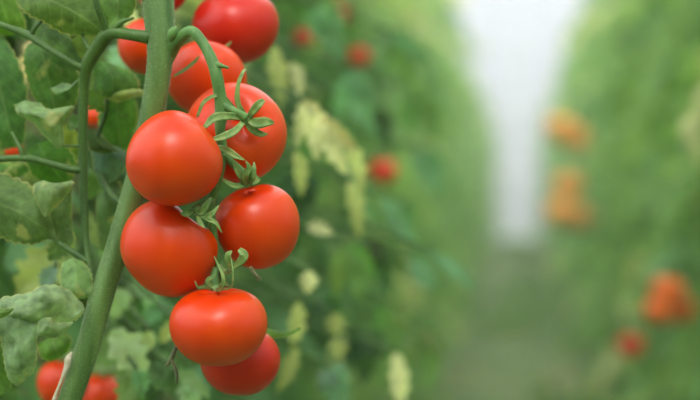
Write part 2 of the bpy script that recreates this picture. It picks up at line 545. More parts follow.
def fruit_mesh(mb, c, a, rx, rz, dimple=0.16, lobe=0.03, nl=5, spin=0.0, skew=(0, 0), bulge=(), nt=40, npx=64):
    X, Y, Z = axes(a, spin)
    verts, faces = [], []
    for i in range(nt + 1):
        th = math.pi * i / nt
        for k in range(npx):
            ph = 2 * math.pi * k / npx
            wgt = math.exp(-(th / 1.1) ** 2) + 0.35 * math.exp(-((math.pi - th) / 0.8) ** 2)
            r = math.sin(th) * rx * (1 + lobe * math.cos(nl * ph) * wgt + 0.5 * lobe * math.cos(2 * ph + 1) * math.sin(th))
            z = math.cos(th) * rz
            z -= dimple * rz * math.exp(-(th / 0.42) ** 2) * (1 + 0.25 * math.cos(nl * ph))
            z += 0.05 * rz * math.exp(-((math.pi - th) / 0.35) ** 2)
            r *= 1 + 0.07 * math.cos(th) * 1.0
            p = X * (r * math.cos(ph)) + Y * (r * math.sin(ph)) + Z * z
            f = math.cos(th)
            p = p + X * (skew[0] * f * rx * max(0, f)) + Y * (skew[1] * f * rx * max(0, f))
            for (bd, amp, wd) in bulge:
                p = p * (1 + amp * math.exp(-((1 - p.normalized().dot(cdir(*bd))) / wd)))
            verts.append(c + p)
    for i in range(nt):
        for k in range(npx):
            k2 = (k + 1) % npx
            faces.append((i * npx + k, (i + 1) * npx + k, (i + 1) * npx + k2, i * npx + k2))
    mb.add(verts, faces)

def tomato(px, py, d, rx, rz, a, label, material=None, sepals=None, pedicel=None, hub=None, group=None, near=True, gen_sepals=True, **kw):
    """rx, rz in picture pixels at distance d; a = direction of the calyx (right, up, towards lens)"""
    k = d / F
    c = P(px, py, d)
    ad = cdir(*a)
    R = max(rx, rz) * k
    root = empty('tomato', (c.x, c.y, c.z - R))
    tag(root, label, 'tomato', group)
    f = MB()
    fruit_mesh(f, c, ad, rx * k, rz * k, nt=40 if near else 20, npx=64 if near else 28, **kw)
    f.build('fruit', material or M_TOM, root)
    X, Y, Z = axes(ad)
    dim = kw.get('dimple', 0.16)
    if hub is None:
        hp = c + ad * (rz * k * (1 - dim) + 0.001)
    else:
        hp = P(*hub)
    cal = MB()
    tube(cal, [hp - ad * 0.001, hp + ad * 0.0015, hp + ad * 0.0035], [0.0042, 0.0038, 0.0024] if near else [0.004, 0.004, 0.003], 3, 10)
    co = cal.build('calyx', M_SEP, root)
    if sepals:
        for pts, wd in sepals:
            m = MB()
            sepal(m, [P(*q) for q in pts], [x * 0.00086 for x in wd])
            m.build('sepal', M_SEP, co)
    elif gen_sepals:
        rng = random.Random(int(px * 7 + py))
        for i in range(5):
            an = i * 1.2566 + rng.uniform(-.15, .15)
            dr = X * math.cos(an) + Y * math.sin(an)
            L = rng.uniform(0.017, 0.024)
            lift = rng.uniform(0.1, 0.6)
            pts = [hp + ad * 0.0015, hp + dr * L * 0.35 + ad * (0.003 + 0.1 * L), hp + dr * L * 0.75 + ad * (0.004 + lift * 0.35 * L), hp + dr * L + ad * (0.004 + lift * L)]
            m = MB()
            sepal(m, pts, [0.003, 0.0046, 0.003, 0.0004], 4, face=ad)
            m.build('sepal', M_SEP, co)
    if pedicel:
        m = MB()
        tube(m, [P(*q) for q in pedicel[0]], [x * 0.0007 for x in pedicel[1]], 5, 10)
        m.build('pedicel', M_TRUSS, root)
    return root

# the near truss
tomato(173.5, 159.5, 1.352, 47.5, 50, (0.62, 0.42, -0.62), 'large red tomato overlapping the thick stem, upper one of the two front tomatoes beside it',
       dimple=0.14, lobe=0.015, bulge=(((0.75, 0.65, 0.1), -0.11, 0.16), ((-0.1, 1, 0.1), 0.02, 0.1), ((0.8, -0.55, 0), 0.025, 0.12)),
       sepals=[([(212, 146, 1.362), (226, 150, 1.362), (236, 156, 1.358), (245, 160, 1.356)], [3, 6, 5, 0.8]),
               ([(212, 144, 1.372), (222, 138, 1.372), (229, 133, 1.372)], [3, 4, 0.8])],
       pedicel=([(219, 135, 1.371), (215, 142, 1.374), (210, 146, 1.374)], [2.6, 3.2, 3]), hub=(209, 146, 1.372))
tomato(235, 134, 1.412, 50.5, 49.5, (0.25, 0.30, 0.90), 'large orange-red tomato with its open green star calyx facing the viewer',
       dimple=0.22, lobe=0.03, nl=4,
       sepals=[([(246, 117, 1.369), (238, 103, 1.366), (238, 86, 1.364), (243, 72, 1.366), (246, 69, 1.372)], [4, 4.5, 3.6, 2.6, 1]),
               ([(248, 118, 1.368), (254, 110, 1.364), (259, 104, 1.362), (264, 100, 1.364)], [4, 6.5, 6.5, 3.5]),
               ([(248, 120, 1.368), (257, 123, 1.366), (266, 122, 1.364), (274, 123, 1.366)], [5, 9, 8, 2.5]),
               ([(246, 123, 1.369), (253, 130, 1.370), (261, 134, 1.371), (268, 134, 1.373)], [4, 6, 5, 1]),
               ([(244, 118, 1.368), (228, 116, 1.362), (214, 118, 1.356), (204, 128, 1.352)], [4, 6.5, 7, 3]),
               ([(244, 121, 1.368), (236, 130, 1.360), (225, 136, 1.355), (211, 140, 1.353)], [4, 5.5, 6.5, 3]),
               ([(241, 115, 1.372), (222, 96, 1.368), (205, 101, 1.366), (197, 117, 1.366)], [1.6, 2.6, 3.2, 2.2])],
       pedicel=([(222, 103, 1.371), (230, 109, 1.368), (239, 113, 1.366), (246, 118, 1.367)], [5, 4.2, 3.6, 4.2]), hub=(247, 119, 1.371))
tomato(167.5, 250, 1.385, 50, 45.5, (0.52, 0.62, -0.55), 'heart-shaped red tomato with a dent in its shoulder, under the large tomato beside the stem',
       dimple=0.20, lobe=0.02, nl=3, spin=0.5,
       bulge=(((0.62, 0.78, 0.12), -0.28, 0.065), ((-0.3, 0.85, 0.3), 0.05, 0.12), ((0.97, 0.2, 0.15), 0.06, 0.08), ((-0.8, -0.7, 0.1), -0.06, 0.12), ((0.4, -0.9, 0.1), 0.03, 0.1)),
       sepals=[([(196, 210, 1.356), (202, 212, 1.352), (207, 204, 1.350), (211, 197, 1.352)], [4, 6, 5, 1]),
               ([(198, 212, 1.356), (206, 217, 1.350), (213, 213, 1.348), (219, 205, 1.350)], [4, 6, 4, 1]),
               ([(198, 213, 1.355), (208, 219, 1.349), (216, 223, 1.347), (222, 233, 1.348)], [3, 4, 3.2, 0.8]),
               ([(194, 211, 1.356), (186, 214, 1.352), (180, 213, 1.350)], [4, 5, 1]),
               ([(197, 214, 1.355), (200, 222, 1.350), (205, 228, 1.349)], [3, 4, 0.8])],
       pedicel=([(212, 200, 1.374), (206, 203, 1.366), (198, 208, 1.358)], [3.4, 3.8, 4]), hub=(196, 211, 1.357))
tomato(258, 226.5, 1.398, 42.5, 44, (-0.25, 0.93, 0.26), 'round red tomato with an upright tuft of sepals, below the tomato with the star calyx',
       material=M_TOM, dimple=0.17, lobe=0.03, nl=4,
       sepals=[([(246, 183, 1.372), (241, 176, 1.366), (236, 168, 1.364), (233, 160, 1.364)], [4.5, 6, 4, 1]),
               ([(247, 184, 1.370), (245, 176, 1.364), (249, 168, 1.362), (246, 161, 1.362)], [4.5, 6.5, 4.5, 1]),
               ([(248, 184, 1.371), (252, 177, 1.366), (254, 169, 1.365), (254, 162, 1.367)], [4.5, 6, 4, 1]),
               ([(244, 184, 1.372), (236, 186, 1.366), (228, 183, 1.364), (222, 178, 1.364)], [4, 4.5, 3.5, 1]),
               ([(250, 184, 1.380), (258, 180, 1.380), (255, 174, 1.380)], [4, 4, 1])],
       pedicel=([(223, 153, 1.372), (233, 164, 1.374), (242, 172, 1.376), (247, 181, 1.377)], [3.6, 4.0, 4.2, 3.6]), hub=(247, 183, 1.377))
tomato(218.5, 326.5, 1.365, 49.5, 41, (-0.02, 0.97, 0.16), 'broad flat-topped red tomato, the lower front one of the truss',
       dimple=0.16, lobe=0.025, nl=4, spin=0.4, bulge=(((-0.2, 0.5, 0.84), -0.035, 0.03), ((0, -1, 0.1), -0.03, 0.1)),
       sepals=[([(213, 290, 1.362), (205, 287, 1.352), (198, 287, 1.346), (195, 281, 1.345)], [2.2, 2.6, 2, 0.6]),
               ([(216, 290, 1.360), (221, 288, 1.350), (223, 276, 1.347), (214, 256, 1.350)], [3, 4, 3, 0.6]),
               ([(214, 290, 1.364), (208, 281, 1.362), (216, 274, 1.362)], [3.4, 4.5, 0.8]),
               ([(218, 290, 1.362), (231, 287, 1.352), (233, 272, 1.348), (231, 258, 1.350)], [1.6, 1.6, 1.4, 0.5]),
               ([(214, 289, 1.375), (224, 284, 1.385), (230, 286, 1.388)], [3, 4, 0.8])],
       pedicel=([(216, 268, 1.373), (214, 278, 1.370), (215, 288, 1.368)], [3.4, 4.2, 4.4]), hub=(215, 290, 1.366))
tomato(240, 361, 1.425, 40.5, 36, (0.05, 0.97, -0.15), 'lowest red tomato of the truss, mostly covered by the broad one in front',
       material=M_TOM_DEEP, dimple=0.12, lobe=0.02,
       pedicel=([(219, 268, 1.383), (226, 290, 1.408), (236, 316, 1.425), (240, 332, 1.425)], [3, 2.6, 2.6, 2.8]))

# tomatoes just behind the near truss, and those lower on the left
def back_tomato(px, py, d, rx, rz, a, label, material=None, **kw):
    return tomato(px, py, d, rx, rz, a, label, material, near=d < 1.6, dimple=0.12, **kw)
back_tomato(236, 27, 1.535, 43.5, 38.5, (-0.1, 0.97, 0.22), 'big deep-red tomato high behind the arching truss stalk', M_TOM_DEEP, lobe=0.03)
back_tomato(206, 80, 1.480, 41, 33, (0.2, 0.6, -0.7), 'blurred orange-red tomato just behind the descending truss stalk', lobe=0.02)
back_tomato(147, 47, 1.540, 29, 27, (0.0, 0.7, -0.6), 'small red tomato behind the thick stem, showing on both its sides', lobe=0.02)
back_tomato(162, -12, 1.530, 27, 27, (0.1, 0.8, 0.1), 'red tomato at the top edge of the photo, behind the thick stem', M_TOM_DEEP)
back_tomato(63, 384, 1.660, 26, 26, (0.0, 0.9, 0.1), 'blurred orange-red tomato at the bottom, just beside the foot of the stem', M_TOM)
back_tomato(101, 397, 1.780, 25, 24, (0.1, 0.9, 0.1), 'blurred red tomato at the bottom behind the foot of the thick stem', M_TOM)
back_tomato(93, 117, 1.760, 12, 11, (0.1, 0.9, -0.1), 'red tomato glimpsed between leaves beside the thin upright stalk')
back_tomato(12, 150, 1.780, 10, 9, (0.1, 0.9, -0.1), 'red tomato glimpsed between leaves at the left edge of the photo')
for (px, py, d, r, a, lab, mt) in (
        (383, 172, 3.3, 15, (0, 1, 0), 'small blurred red tomato in the row, beside the pale drooping leaves', M_TOM),
        (359, 57, 3.4, 11, (0, 1, 0), 'blurred dull red tomato high in the row, beside the big deep-red one', M_TOM),
        (338, 16, 3.2, 12, (0, 1, 0), 'blurred dark red tomato at the top of the row', M_TOM_DEEP),
        (303, 38, 3.0, 10, (0, 1, 0), 'small blurred dark red tomato right beside the big deep-red one', M_TOM_DEEP),
        (668, 292, 4.1, 18, (0.2, 1, 0), 'orange-red blurred tomato across the aisle, upper one of three', M_TOM_OR),
        (660, 310, 4.1, 17, (-0.3, 1, 0.2), 'orange-red blurred tomato across the aisle, lower inner one of three', M_TOM_OR),
        (679, 309, 4.15, 17, (0.4, 1, 0), 'orange-red blurred tomato across the aisle, lower outer one of three', M_TOM_OR),
        (631, 346, 4.8, 14, (0, 1, 0), 'dull red-brown blurred tomato low across the aisle', M_TOM),
        (560, 128, 8.0, 15, (0, 1, 0), 'orange blurred tomato high beside the bright gap, inner one of its pair', M_TOM_LIT),
        (576, 138, 8.35, 15, (0, 1, 0), 'orange blurred tomato high beside the bright gap, outer one of its pair', M_TOM_LIT),
        (568, 186, 8.1, 15, (0, 1, 0), 'orange blurred tomato beside the bright gap, topmost of the middle three', M_TOM_LIT),
        (560, 212, 8.0, 15, (0, 1, 0), 'orange blurred tomato beside the bright gap, inner of the middle three', M_TOM_LIT),
        (580, 217, 8.3, 15, (0, 1, 0), 'orange blurred tomato beside the bright gap, lowest of the middle three', M_TOM_LIT)):
    back_tomato(px, py, d, r, r * 0.88, a, lab, mt, pedicel=([(px, py - r * 0.7, d), (px + 3, py - r * 1.3, d), (px + 12, py - r * 2.4, d + 0.05)], [4, 3, 3]))

# ------------------------------------------------------------------ the near plant
root = empty('tomato_plant', P(-50, 1495, 1.50))
tag(root, 'near tomato plant in focus with thick leaning stem and lobed leaves', 'plant')
st = MB()
spts = [(150, -1500, 1.50), (156, -600, 1.44), (157, -60, 1.41), (158, 0, 1.405), (161, 35, 1.402), (160, 62, 1.400), (154, 105, 1.402), (144, 155, 1.408), (131, 203, 1.412), (117, 250, 1.412), (101, 300, 1.41), (87, 350, 1.408), (70, 398, 1.408), (56, 440, 1.41), (40, 500, 1.42), (-30, 900, 1.47), (-50, 1495, 1.50)]
srad = [6, 12, 15.5, 16, 15, 13, 12.4, 12.2, 12, 12, 12, 12, 12, 12.5, 13, 14, 15]
tube(st, [P(*q) for q in spts], [x * 0.000715 for x in srad], 8, 28, 0.035)
# swollen joint where the truss leaves, and the pale scarred joint at the foot
stem = st.build('stem', M_STEM, root)
nd = MB()
tube(nd, [P(171, 44, 1.394), P(172, 36, 1.388), P(174, 30, 1.386), P(176, 27, 1.388)], [0.001, 0.0036, 0.003, 0.0003], 4, 12)
nd.build('bud', M_TRUSS, stem)
scm = stem_mat('leaf_scar', lin(190, 180, 150), lin(225, 210, 200), 200, (1, 1, 1), 0.2)
sc_ = MB()
tube(sc_, [P(72, 352, 1.399), P(68, 359, 1.396), P(67, 366, 1.397), P(61, 381, 1.399), P(53, 402, 1.400)], [0.0006, 0.0024, 0.0022, 0.0011, 0.0014], 5, 10)
tag(sc_.build('leaf_scar', scm, stem), 'pale dry scar of a removed leaf')
# fine hairs
hr = MB(); rng = random.Random(3)
rows = catmull([tuple(P(*q)) + (r * 0.000715,) for q, r in zip(spts, srad)], 60)
for i in range(4200):
    r = rows[rng.randrange(130, len(rows) - 130)]
    c = Vector(r[:3]); an = rng.uniform(0, 6.28)
    dn = rgt * math.cos(an) + fwd * math.sin(an)
    b0 = c + dn * r[3] * 0.98 + upv * rng.uniform(-.002, .002)
    tp = b0 + dn * rng.uniform(.0008, .0019) + Vector((rng.uniform(-1, 1), rng.uniform(-1, 1), rng.uniform(-1, 1))) * .0004
    s = upv * 0.00006; q = dn.cross(upv) * 0.00006
    hr.add([b0 + s, b0 - s + q, b0 - s - q, tp], [(0, 1, 3), (1, 2, 3), (2, 0, 3)])
hm, ht, hb, ho = mat('plant_hair'); hb.inputs['Base Color'].default_value = lin(205, 220, 180); hb.inputs['Roughness'].default_value = 0.6
tag(hr.build('hair', hm, stem), 'fine pale fuzz', kind='stuff')

ts = MB()
tube(ts, [P(*q) for q in [(160, 78, 1.406), (169, 53, 1.400), (179, 39, 1.390), (192, 31.5, 1.380), (204, 45, 1.376), (213, 63, 1.372), (217, 78, 1.370), (220, 95, 1.371), (222, 108, 1.372), (220, 130, 1.371), (223, 152, 1.373), (219, 176, 1.374), (212, 200, 1.375), (212, 222, 1.376), (215, 245, 1.378), (217, 262, 1.380), (219, 272, 1.384)]],
     [0.004, 0.0058, 0.0045, 0.0040, 0.0038, 0.0042, 0.0044, 0.0044, 0.0052, 0.0036, 0.0032, 0.003, 0.0028, 0.0028, 0.0028, 0.0028, 0.0024], 6, 14, 0.03)
tube(ts, [P(214, 64, 1.371), P(222, 66, 1.368), P(229, 68, 1.368)], [0.0032, 0.0016, 0.0008], 4, 10)
tr_ = ts.build('truss_stalk', M_TRUSS, root)
# withered flower tip with two small curled sepals, and dry stub under the right tomato
fm_ = MB()
sepal(fm_, [P(232, 268, 1.356), P(229, 262, 1.352), P(228, 255, 1.350), P(232, 251, 1.350)], [0.002, 0.0045, 0.0045, 0.0012])
sepal(fm_, [P(232, 268, 1.356), P(240, 262, 1.352), P(244, 255, 1.350), P(239, 249, 1.352)], [0.002, 0.0055, 0.0065, 0.003])
tube(fm_, [P(219, 266, 1.378), P(226, 272, 1.366), P(232, 268, 1.357)], [0.0018, 0.0018, 0.0022], 4, 8)
fm_.build('unopened_flower', M_SEP, tr_)
db = MB()
tube(db, [P(251, 268, 1.372), P(254, 273, 1.366), P(258, 277, 1.364), P(259, 279, 1.366)], [0.0014, 0.0013, 0.0011, 0.0016], 4, 8)
dry = stem_mat('dry_stalk', lin(60, 62, 35), lin(95, 95, 55), 150)
tag(db.build('dry_tip', dry, tr_), 'brown withered tip')
tw = MB()
tube(tw, [P(180, 338, 1.40), P(175, 350, 1.40), P(171, 360, 1.40), P(168, 364, 1.40), P(165, 367, 1.40)], [0.0022, 0.0016, 0.0018, 0.0012, 0.0006], 4, 8)
tube(tw, [P(171, 359, 1.40), P(175, 367, 1.398), P(177, 375, 1.397), P(177, 383, 1.397)], [0.0016, 0.0013, 0.0012, 0.0008], 4, 8)
tw.build('twig', dry, tr_)

# --- hanging compound leaf, left of the stem
def D(c): return lin(*c)
leaf = MB()
tube(leaf, [P(*q) for q in [(150, 38, 1.400), (132, 35, 1.402), (115, 33, 1.405), (105, 37, 1.410), (96, 50, 1.415), (87, 66, 1.42), (84, 85, 1.425), (83, 120, 1.43), (83, 160, 1.432), (84, 200, 1.432), (86, 240, 1.430), (90, 268, 1.425), (93, 282, 1.42)]],
     [0.0050, 0.0043, 0.0044, 0.0054, 0.0054, 0.0048, 0.0038, 0.0036, 0.0034, 0.0031, 0.0026, 0.0022, 0.0012], 6, 14, 0.04)
tube(leaf, [P(84, 68, 1.42), P(75, 65, 1.42), P(60, 56, 1.42), P(38, 42, 1.425), (P(28, 35, 1.43)), P(10, 28, 1.435), P(-20, 18, 1.44)], [0.0030, 0.0028, 0.0025, 0.0024, 0.0030, 0.0024, 0.0022], 5, 10)
tube(leaf, [P(31, 37, 1.43), P(35, 28, 1.425), P(42, 20, 1.425)], [0.002, 0.0018, 0.0012], 4, 8)
tube(leaf, [P(108, 36, 1.408), P(103, 22, 1.405), P(97, 6, 1.40), P(93, -12, 1.40)], [0.0028, 0.0024, 0.0022, 0.002], 4, 8)
tube(leaf, [P(112, 32, 1.405), P(122, 22, 1.402), P(134, 18, 1.402)], [0.0022, 0.002, 0.0008], 4, 8)
tube(leaf, [P(92, 52, 1.416), P(86, 43, 1.42), P(82, 34, 1.425)], [0.0022, 0.0016, 0.001], 4, 8)
tube(leaf, [P(84, 170, 1.432), P(70, 169, 1.432), P(45, 162, 1.435), P(24, 158, 1.44), P(-15, 160, 1.45)], [0.0030, 0.0027, 0.0026, 0.0026, 0.0024], 5, 10)
tube(leaf, [P(24, 158, 1.44), P(20, 148, 1.44), P(12, 132, 1.445)], [0.0022, 0.0017, 0.001], 4, 8)
tube(leaf, [P(84, 146, 1.43), P(74, 146, 1.43), P(62, 146, 1.43)], [0.0014, 0.001, 0.0006], 4, 8)
tube(leaf, [P(88, 262, 1.427), P(76, 254, 1.43), P(62, 245, 1.435), P(48, 234, 1.44)], [0.0026, 0.0026, 0.0022, 0.0012], 5, 10)
tube(leaf, [P(91, 272, 1.424), P(88, 284, 1.42), P(84, 292, 1.41)], [0.002, 0.0016, 0.001], 4, 8)
lf = leaf.build('leaf', M_PET, root)

def near_leaflet(stations, col, seed, crumple=0.002, label=None, nu=7, nv=7, teeth=0.05, parent=lf):
    m = MB()
    blade(m, stations, D(col), nu, nv, crumple, seed, teeth)
    o = m.build('leaflet', M_LEAF, parent)
    if label: o['label'] = label
    return o

# top dark leaflet
near_leaflet([((16, 2, 1.43), (22, -4, 1.43), (30, -12, 1.43)), ((26, 14, 1.425), (48, 0, 1.415), (62, -26, 1.43)), ((42, 22, 1.425), (70, 10, 1.412), (95, -22, 1.43)),
              ((60, 32, 1.43), (90, 22, 1.412), (112, 2, 1.425)), ((84, 36, 1.43), (100, 30, 1.415), (112, 20, 1.42)), ((103, 37, 1.42), (106, 35, 1.415), (108, 33, 1.42))], (84, 112, 52), 1)
near_leaflet([((104, -20, 1.42), (112, -25, 1.42), (125, -25, 1.42)), ((100, 4, 1.42), (118, 2, 1.41), (136, -8, 1.42)), ((106, 22, 1.42), (117, 18, 1.412), (134, 12, 1.42)), ((110, 29, 1.41), (113, 29, 1.41), (118, 27, 1.41))], (92, 128, 62), 2)
# leaflet just under the side stalk
near_leaflet([((34, 30, 1.44), (42, 22, 1.44), (50, 20, 1.44)), ((38, 44, 1.445), (56, 38, 1.435), (66, 32, 1.445)), ((55, 52, 1.45), (66, 50, 1.44), (78, 48, 1.45)), ((74, 62, 1.45), (80, 62, 1.445), (84, 60, 1.45))], (112, 146, 98), 3)
near_leaflet([((70, 40, 1.45), (82, 34, 1.44), (96, 30, 1.45)), ((74, 52, 1.45), (84, 46, 1.44), (94, 44, 1.45)), ((82, 60, 1.45), (86, 58, 1.445), (90, 54, 1.45))], (120, 150, 78), 31)
# broad leaflet left of the stalk, hanging
near_leaflet([((26, 45, 1.47), (38, 40, 1.47), (52, 42, 1.47)), ((23, 60, 1.47), (44, 62, 1.455), (72, 58, 1.47)), ((27, 80, 1.475), (50, 86, 1.46), (80, 76, 1.475)), ((34, 98, 1.48), (54, 106, 1.465), (78, 100, 1.48)), ((50, 114, 1.48), (58, 120, 1.475), (68, 116, 1.48))], (84, 124, 58), 4)
# far left leaflets
near_leaflet([((-22, 40, 1.49), (-10, 36, 1.49), (6, 40, 1.49)), ((-26, 66, 1.49), (-4, 70, 1.475), (18, 60, 1.49)), ((-24, 100, 1.49), (4, 104, 1.475), (28, 92, 1.49)), ((-20, 130, 1.49), (10, 130, 1.475), (26, 124, 1.49)), ((2, 148, 1.49), (16, 148, 1.485), (24, 142, 1.49))], (76, 116, 58), 5)
near_leaflet([((-20, -20, 1.50), (0, -20, 1.50), (14, -14, 1.50)), ((-24, 0, 1.5), (2, 2, 1.49), (18, 4, 1.5)), ((-20, 24, 1.5), (8, 22, 1.49), (26, 24, 1.5)), ((4, 36, 1.5), (14, 34, 1.5), (22, 34, 1.5))], (92, 134, 40), 6)
# pale curled leaflet
near_leaflet([((14, 104, 1.435), (24, 100, 1.43), (40, 102, 1.44)), ((18, 114, 1.432), (32, 112, 1.42), (50, 110, 1.435)), ((33, 123, 1.432), (46, 120, 1.415), (74, 106, 1.43)), ((42, 134, 1.435), (54, 131, 1.42), (64, 122, 1.43)), ((57, 147, 1.435), (61, 147, 1.43), (64, 144, 1.435))], (132, 160, 108), 7, 0.005, 'pale curled leaflet with a dry edge')
near_leaflet([((50, 88, 1.44), (56, 86, 1.44), (62, 82, 1.44)), ((58, 94, 1.438), (68, 90, 1.43), (76, 84, 1.435)), ((80, 78, 1.43), (83, 76, 1.43), (86, 74, 1.43))], (120, 152, 104), 71)
for k, (bx, by, ex, ey, dd, wd, col) in enumerate((
        (84, 118, 66, 128, 1.445, .014, (92, 128, 70)), (82, 150, 62, 176, 1.50, .020, (104, 140, 48)), (30, 160, 34, 190, 1.50, .016, (150, 166, 108)),
        (70, 120, 72, 160, 1.53, .018, (134, 150, 60)), (8, 130, -6, 156, 1.50, .02, (96, 130, 66)), (86, 90, 104, 112, 1.45, .016, (96, 134, 56)),
        (40, 170, 30, 186, 1.49, .014, (132, 156, 96)), (120, 118, 128, 150, 1.53, .016, (170, 176, 80)), (112, 180, 124, 214, 1.5, .018, (120, 142, 92)),
        (90, 210, 96, 250, 1.5, .014, (138, 158, 104)), (100, 60, 92, 92, 1.49, .016, (118, 150, 96)), (0, 60, 12, 100, 1.52, .02, (104, 136, 96)),
        (66, 236, 50, 262, 1.5, .02, (96, 126, 78)), (96, 170, 90, 200, 1.52, .018, (84, 118, 60)), (110, 4, 98, 30, 1.46, .014, (96, 128, 58)))):
    m = MB()
    rng = random.Random(40 + k)
    leaflet(m, P(bx, by, dd), P(ex, ey, dd), cdir(rng.uniform(-.6, .6), rng.uniform(0, .6), 1), wd, 16, 4, D(col), rng, 4, 0.2, 0.35, 0.08)
    m.build('leaflet', M_LEAF, lf)
# leaflets in the middle left
near_leaflet([((28, 150, 1.47), (38, 143, 1.465), (50, 140, 1.47)), ((26, 164, 1.475), (46, 158, 1.46), (66, 146, 1.475)), ((36, 178, 1.475), (56, 172, 1.465), (76, 160, 1.475)), ((58, 186, 1.475), (66, 184, 1.47), (74, 178, 1.475))], (78, 128, 40), 8)
near_leaflet([((-20, 168, 1.47), (-10, 164, 1.47), (6, 160, 1.47)), ((-20, 176, 1.47), (2, 172, 1.46), (26, 164, 1.47)), ((0, 182, 1.47), (16, 178, 1.465), (30, 172, 1.47))], (80, 128, 46), 81)
# big olive leaflet
near_leaflet([((-24, 170, 1.455), (-24, 196, 1.45), (-24, 236, 1.46)), ((2, 172, 1.45), (0, 204, 1.435), (-4, 236, 1.45)), ((26, 182, 1.445), (20, 212, 1.43), (14, 243, 1.445)), ((42, 196, 1.44), (38, 224, 1.43), (34, 245, 1.44)), ((50, 216, 1.44), (48, 230, 1.435), (48, 240, 1.44)), ((58, 240, 1.435), (58, 241, 1.435), (58, 243, 1.435))], (92, 118, 66), 9)
near_leaflet([((34, 184, 1.425), (44, 180, 1.42), (54, 184, 1.425)), ((33, 192, 1.422), (50, 190, 1.412), (74, 182, 1.42)), ((37, 204, 1.422), (50, 202, 1.412), (62, 200, 1.42)), ((43, 216, 1.425), (46, 217, 1.42), (50, 214, 1.425))], (138, 162, 108), 10, 0.002, 'small pale leaflet tip with a yellow blotch')
near_leaflet([((52, 200, 1.445), (62, 190, 1.445), (72, 188, 1.445)), ((50, 216, 1.445), (62, 212, 1.44), (72, 204, 1.445)), ((56, 236, 1.445), (66, 232, 1.44), (72, 222, 1.445)), ((66, 246, 1.44), (70, 246, 1.44), (74, 240, 1.44))], (86, 112, 60), 11)
near_leaflet([((57, 232, 1.46), (66, 228, 1.455), (74, 232, 1.46)), ((56, 240, 1.46), (66, 240, 1.452), (76, 240, 1.46)), ((62, 248, 1.46), (68, 250, 1.455), (74, 248, 1.46))], (135, 160, 95), 12)
# small leaflet under the fork
near_leaflet([((62, 262, 1.425), (74, 258, 1.42), (84, 262, 1.425)), ((60, 272, 1.42), (76, 270, 1.408), (90, 270, 1.42)), ((60, 284, 1.415), (76, 284, 1.405), (93, 282, 1.415)), ((66, 294, 1.41), (78, 296, 1.405), (91, 292, 1.41)), ((80, 299, 1.41), (84, 299, 1.41), (88, 298, 1.41))], (118, 150, 92), 13, 0.0035)
near_leaflet([((72, 292, 1.43), (80, 288, 1.425), (90, 290, 1.43)), ((76, 302, 1.43), (83, 300, 1.425), (88, 298, 1.43)), ((82, 312, 1.43), (84, 312, 1.43), (86, 308, 1.43))], (72, 96, 50), 14)
# large grey-green lobed leaf low on the left, with its lobes
big = near_leaflet([((84, 314, 1.398), (85, 309, 1.396), (82, 302, 1.398)), ((74, 322, 1.395), (68, 302, 1.385), (66, 288, 1.395)), ((50, 324, 1.392), (46, 302, 1.380), (48, 286, 1.392)),
              ((34, 330, 1.39), (26, 310, 1.376), (26, 293, 1.39)), ((20, 330, 1.39), (6, 316, 1.378), (0, 298, 1.39)), ((0, 340, 1.392), (-14, 322, 1.385), (-26, 304, 1.395)), ((-26, 350, 1.40), (-32, 330, 1.395), (-40, 315, 1.40))], (136, 160, 118), 15, 0.007, 'big grey-green lobed leaflet with yellow blotches', nv=8)
near_leaflet([((-2, 318, 1.389), (18, 310, 1.378), (36, 318, 1.387)), ((0, 340, 1.388), (18, 338, 1.374), (38, 334, 1.384)), ((4, 362, 1.390), (18, 360, 1.376), (37, 358, 1.388)), ((8, 378, 1.392), (19, 378, 1.382), (32, 374, 1.392)), ((14, 385, 1.395), (18, 386, 1.392), (23, 383, 1.395))], (130, 156, 114), 16, 0.007, 'hanging lobe of the grey-green leaf with a pale edge')
near_leaflet([((32, 344, 1.386), (36, 330, 1.382), (40, 318, 1.386)), ((40, 336, 1.378), (46, 326, 1.374), (50, 318, 1.380)), ((52, 338, 1.382), (56, 330, 1.38), (58, 322, 1.385)), ((62, 336, 1.39), (68, 330, 1.388), (74, 322, 1.39))], (150, 176, 128), 17, 0.003, 'pale rolled lobe')
near_leaflet([((-20, 318, 1.372), (-14, 312, 1.37), (-10, 306, 1.372)), ((2, 318, 1.370), (2, 313, 1.367), (2, 309, 1.37)), ((13, 311, 1.372), (14, 310, 1.371), (14, 308, 1.372))], (98, 128, 62), 18)
near_leaflet([((-20, 330, 1.42), (-10, 326, 1.42), (0, 330, 1.42)), ((-20, 356, 1.42), (-8, 354, 1.415), (6, 350, 1.42)), ((-16, 380, 1.42), (-2, 376, 1.415), (10, 372, 1.42)), ((-6, 398, 1.42), (4, 394, 1.42), (12, 388, 1.42))], (86, 118, 56), 19)
near_leaflet([((38, 345, 1.48), (52, 336, 1.48), (66, 332, 1.48)), ((40, 356, 1.48), (56, 350, 1.47), (72, 340, 1.48)), ((50, 362, 1.48), (60, 358, 1.48), (68, 352, 1.48))], (96, 136, 52), 20)

